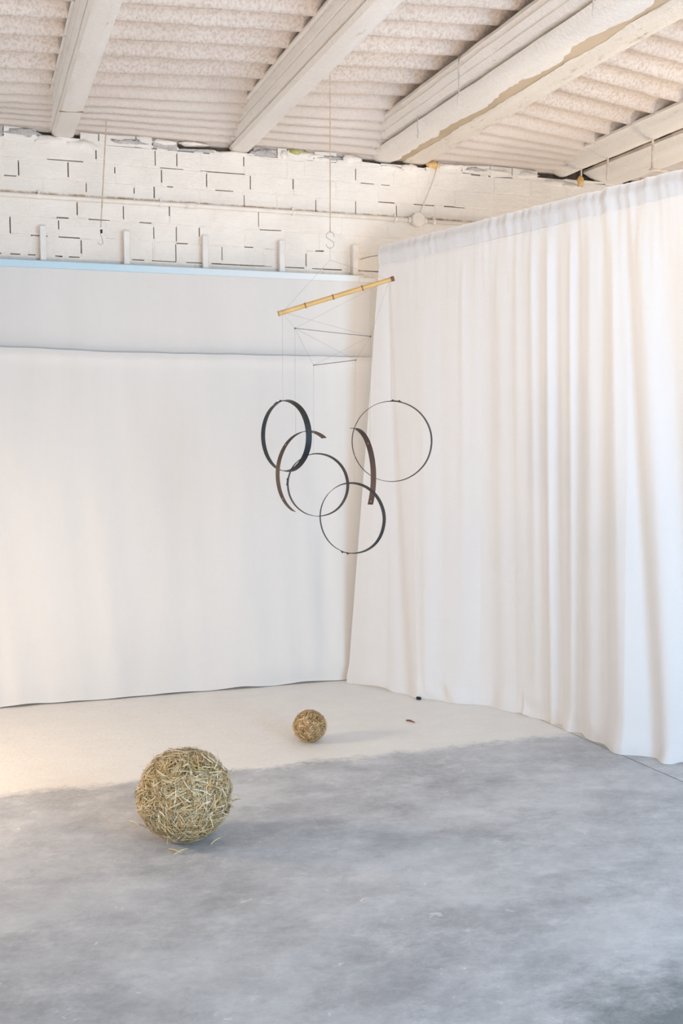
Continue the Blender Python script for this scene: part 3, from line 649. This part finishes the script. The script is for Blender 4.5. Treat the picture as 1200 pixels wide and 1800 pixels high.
# hoops: (cx, cy, rpx, halfwidth px, depth offset, S, band, cone, material, arc range, attach)
def hoop(name, cx, cy, ry, rx, off, Sg, width, cone, m, t0=0, t1=360, lap=None, wside=1, holes=()):
    c = mp(cx, cy, off); r = sr(ry, c); cs = rx / ry; sn = math.sqrt(max(0, 1 - cs * cs))
    U = RT * cs + FH * (sn * Sg); Nn = RT * sn - FH * (cs * Sg); Z = Vector((0, 0, 1)); th = .0011
    def P_(t_, s_, rr): return c + U * ((r + cone * s_ + rr) * math.cos(t_)) + Z * ((r + cone * s_ + rr) * math.sin(t_)) + Nn * s_
    n = 120; full = abs(t1 - t0) >= 360; hw = width / 2; V = []
    cnt = n if full else n + 1
    for i in range(cnt):
        t_ = math.radians(t0 + (t1 - t0) * i / n)
        wob = .0012 * nz(math.cos(t_) * 2 + cx, math.sin(t_) * 2, 1)
        for s_, rr in ((-hw, -th + wob), (hw, -th + wob), (hw, th + wob), (-hw, th + wob)): V.append(P_(t_, s_, rr))
    Fc = []
    for i in range(n):
        j = (i + 1) % cnt
        for k in range(4): Fc.append((i*4+k, j*4+k, j*4+(k+1) % 4, i*4+(k+1) % 4))
    if not full: Fc += [(0, 1, 2, 3), (n*4+3, n*4+2, n*4+1, n*4)]
    u = MB(); u.add(V, Fc); o = u.build(name, m, mob)
    try:
        o.data.polygons.foreach_set('use_smooth', [True] * len(o.data.polygons)); o.data.set_sharp_from_angle(angle=math.radians(40))
    except Exception: pass
    if lap is not None:                                       # riveted overlap
        V = []; n2 = 14
        for i in range(n2 + 1):
            t_ = math.radians(lap - 7 + 14 * i / n2)
            for s_, rr in ((-hw, th), (hw, th), (hw, th + .002), (-hw, th + .002)): V.append(P_(t_, s_, rr))
        Fc = [(i*4+k, (i+1)*4+k, (i+1)*4+(k+1) % 4, i*4+(k+1) % 4) for i in range(n2) for k in range(4)] + [(0,1,2,3), (n2*4+3, n2*4+2, n2*4+1, n2*4)]
        u = MB(); u.add(V, Fc); u.build('lap_plate', m, o)
        for dt in (-4.6, 4.6):
            p0 = P_(math.radians(lap + dt), 0, th + .001); p1 = P_(math.radians(lap + dt), 0, th + .0065)
            u = MB(); u.tube([p0, p0.lerp(p1, .6), p1], [.005, .0045, .002], 8); u.build('rivet', M['iron'], o, True)
    for t_, s_ in holes:                                      # bright punched holes seen as washers
        p0 = P_(math.radians(t_), s_, -th - .0006); p1 = P_(math.radians(t_), s_, th + .0006)
        u = MB(); u.tube([p0, p1], .0024, 10); u.build('punched_hole', M['whitewood'], o, True)
    return o, c, r, P_, U
o, cA, rA, PA, UA = hoop('iron_hoop', 501.5, 766.5, 62, 42.5, 0, -1, .028, .22, M['iron_blue'], lap=107)
o, cB, rB, PB, UB = hoop('iron_hoop', 558, 852.5, 55.0, 53.0, -.08, -1, .030, .11, M['iron'], lap=175)
o, cC, rC, PC, UC = hoop('iron_hoop', 618, 911, 62.0, 56.0, -.17, -1, .020, .26, M['iron_blue'], lap=258)
o, cD, rD, PD, UD = hoop('iron_hoop', 688, 776, 70.5, 69.2, 0, -1, .030, .09, M['iron'], lap=84)
o, cE, rE, PE, UE = hoop('iron_arc', 541, 832, 74, 50,   .03, 1, .028, .16, M['iron_brown'], 56, 241, holes=((137, 0), (214, 0)))
o, cF, rF, PF, UF = hoop('iron_arc', 621, 843, 90, 37.5, -.05, 1, .027, .0, M['iron_brown'], -33, 93, holes=((44, 0), (-29, 0)))
# threads to hoops
def px_of(p):
    q_ = p - C0; z_ = q_.dot(FW); return 600 + F * q_.dot(RT) / z_, 900 - F * q_.dot(UP) / z_
aA = mp(497, 706, 0); aD = mp(688, 707, 0)
dE = -.06 + .03; aE = mp(519.5, 765, dE)
aB = mp(551, 799, -.08); aC = mp(623, 850, -.17)
dFf = -.05 + .15; aF = mp(650, 777, dFf)
bamL = mp(489, 551.5, 0); bamR = mp(692, 489.5, 0)
tA = mp(496, 549, 0); tD = mp(684, 492, 0); tD.x = aD.x if False else tD.x
r1L = mp(518, 577, dE); r1R = mp(651, 591.5, dFf)
r2L = mp(551, 642, -.08); r2R = mp(625, 633, -.17)
knot = mp(580, 457, 0)
thread([mp(580, 433), knot], .0008); thread([knot, tA]); thread([knot, tD])
thread([tA, aA]); thread([tD, aD])
thread([tA, r1L]); thread([tA, r1R]); thread([tD, r1L]); thread([tD, r1R])
thread([r1L, aE]); thread([r1R, aF]); thread([r1L, r2L]); thread([r1L, r2R]); thread([r1R, r2L]); thread([r1R, r2R])
thread([r2L, aB]); thread([r2R, aC])
u = MB(); u.tube([r1L, r1R], .0012, 7); o = u.build('spreader_rod', M['darksteel'], mob, True)
u = MB(); u.tube([r2L, r2R], .0014, 7); o2 = u.build('spreader_rod', M['darksteel'], mob, True)
for p_, r_ in ((r1L, .0034), (r1R, .0034), (r2L, .0026), (r2R, .0026)):
    lump(p_.x, p_.y, p_.z, r_, r_, r_, 1, M['darksteel'], o, 'knot')
# bamboo pole
n = 60; L_ = bamR - bamL; nodes_t = [.235, .475, .728]
u = MB(); pts = []; rs = []
for i in range(n + 1):
    t_ = i / n; r_ = .0108 - .0010 * t_
    for q_ in nodes_t: r_ += .0016 * math.exp(-((t_ - q_) / .009) ** 2)
    pts.append(bamL + L_ * t_); rs.append(r_)
u.tube(pts, rs, 16); pole = u.build('bamboo_pole', M['bamboo'], mob, True)
for q_ in nodes_t:
    u = MB(); u.tube([bamL + L_ * (q_ - .006), bamL + L_ * (q_ + .006)], .0125, 16); u.build('bamboo_node', M['bamboo_node'], pole, True)
for a_, b_ in ((-.003, .004), (.975, 1.003)):
    u = MB(); u.tube([bamL + L_ * a_, bamL + L_ * b_], .0112 if a_ > 0 else .0113, 16); u.build('cut_end', M['bamboo_cut'] if a_ > 0 else M['bamboo_node'], pole, True)
for t_ in (tA, tD):
    u = MB()
    ctr = t_ + Vector((0, 0, 0)); k_ = (ctr - bamL).dot(L_) / L_.length_squared; ctr = bamL + L_ * k_; ax = L_.normalized(); up_ = Vector((0, 0, 1)); sd_ = ax.cross(up_).normalized(); up_ = sd_.cross(ax)
    u.tube([ctr + (sd_ * math.cos(a_ * math.pi / 6) + up_ * math.sin(a_ * math.pi / 6)) * .0118 + ax * .0004 * a_ for a_ in range(14)], .0008, 5)
    u.build('thread_loop', M['thread'], pole, True)

# ------------------------------------------------------------------ straw balls
SQ = .945
def straw_ball(loc, r, n, seed, label, ln, sw, name='straw_ball', tint=(1, 1, 1)):
    rr = random.Random(seed); e_ = empty(name, loc, label, 'straw ball')
    c = Vector(loc) + Vector((0, 0, r * SQ * .975))
    u = MB(); V = []; n1_, n2_ = 40, 24
    for j in range(n2_ + 1):
        ph = math.pi * j / n2_
        for i in range(n1_):
            th = 2 * math.pi * i / n1_; d = Vector((math.sin(ph)*math.cos(th), math.sin(ph)*math.sin(th), math.cos(ph)))
            k_ = r * .885 * (1 + .03 * noise.noise(d * 3 + Vector((seed, 0, 0))))
            p = c + Vector((d.x, d.y, d.z * SQ)) * k_; p.z = max(p.z, .003); V.append(p)
    u.add(V, [(j*n1_+i, j*n1_+(i+1) % n1_, (j+1)*n1_+(i+1) % n1_, (j+1)*n1_+i) for j in range(n2_) for i in range(n1_)])
    u.build('core', M['strawcore'], e_, True)
    V = []; Fc = []; colr = []
    pal = [(.60, .40, .16), (.68, .49, .24), (.50, .34, .15), (.44, .36, .17), (.76, .64, .44), (.68, .60, .42), (.30, .19, .08), (.38, .33, .18), (.80, .73, .58), (.24, .16, .07)]
    for k in range(n):
        d = Vector((rr.gauss(0, 1), rr.gauss(0, 1), rr.gauss(0, 1))).normalized()
        # direction field with local coherence
        fv = Vector((noise.noise(d * 1.3 + Vector((seed, 0, 0))), noise.noise(d * 1.3 + Vector((0, seed, 5))), noise.noise(d * 1.3 + Vector((9, 0, seed)))))
        fv = fv.normalized() + Vector((rr.gauss(0, .55), rr.gauss(0, .55), rr.gauss(0, .55)))
        tdir = (fv - d * fv.dot(d))
        if tdir.length < 1e-4: continue
        tdir.normalize(); L1 = ln * rr.uniform(.35, 1.25); lay = rr.random()
        rad = r * (.90 + .085 * lay + .06 * noise.noise(d * 5 + Vector((seed, 3, 0))))
        wd = sw * (rr.uniform(1.6, 2.6) if rr.random() < .22 else rr.uniform(.5, 1.2)); tilt = rr.gauss(0, .13); stray = rr.random() < .012
        curl = rr.gauss(0, .25) ; m_ = 4; base_i = len(V)
        side0 = d.cross(tdir)
        for j in range(m_ + 1):
            q_ = j / m_ - .5; an = q_ * L1 / rad
            if stray: pos = d * (rad * 1.0) + tdir * (q_ + .5) * L1 * .9 + d * (q_ + .5) * L1 * rr.uniform(.25, .4) ; nrm = d
            else:
                dd = d * math.cos(an) + tdir * math.sin(an); pos = dd * (rad + tilt * q_ * L1) + side0 * (curl * q_ * q_ * L1); nrm = dd
            sd_ = nrm.cross(tdir).normalized(); w_ = wd * (1 - .5 * abs(q_ * 2) ** 3)
            p = c + Vector((pos.x, pos.y, pos.z * SQ))
            for o_ in (sd_ * w_, nrm * w_ * .45, -sd_ * w_):
                g_ = p + o_; g_.z = max(g_.z, .0015); V.append(g_)
        for j in range(m_):
            a_ = base_i + j * 3
            Fc += [(a_, a_+3, a_+4, a_+1), (a_+1, a_+4, a_+5, a_+2), (a_+2, a_+5, a_+3, a_)]
        Fc += [(base_i, base_i+1, base_i+2), (base_i+m_*3+2, base_i+m_*3+1, base_i+m_*3)]
        cb = rr.choice(pal); j_ = rr.uniform(.8, 1.15)
        colr += [(cb[0]*j_*tint[0], cb[1]*j_*tint[1], cb[2]*j_*tint[2], 1)] * ((m_ + 1) * 3)
    me = bpy.data.meshes.new('straw'); me.from_pydata(V, [], Fc); me.materials.append(M['straw'])
    at_ = me.color_attributes.new('straw_tint', 'FLOAT_COLOR', 'POINT'); at_.data.foreach_set('color', [x for c_ in colr for x in c_])
    o_ = bpy.data.objects.new('straw', me); COL.objects.link(o_); o_.parent = e_; o_.matrix_parent_inverse = MW(e_).inverted(); stuff(o_)
    return e_
c1 = at(325, 1487, (0, 0, 1), 0)
straw_ball((.700, 3.80, 0), .176, 9500, 3, 'large shaggy straw ball in the left foreground on grey concrete', .066, .00115)
c2 = at(546, 1307, (0, 0, 1), 0)
straw_ball((c2.x + .005, c2.y + .03, 0), .082, 3600, 11, 'small straw ball further back on the pale floor', .030, .0007, tint=(.96, .82, .68))
# loose straws at the big ball
for k, (x0, y0, x1, y1) in enumerate([(228, 1443, 246, 1451), (306, 1502, 330, 1491), (296, 1492, 318, 1499), (370, 1484, 388, 1472)]):
    a_ = at(x0, y0, (0, 0, 1), .004); b_ = at(x1, y1, (0, 0, 1), .012)
    u = MB(); u.tube([a_, a_.lerp(b_, .5) + Vector((0, 0, .004)), b_], [.0016, .0022, .0014], 6)
    o = u.build('loose_straw', M['palestraw'], None, True)
    tag(o, ['single pale straw sticking out on the floor left of the large straw ball', 'longest loose straw on the floor under the front of the large straw ball',
            'short loose straw in the shadow below the large straw ball', 'loose straw at the lower right foot of the large straw ball'][k], 'straw')
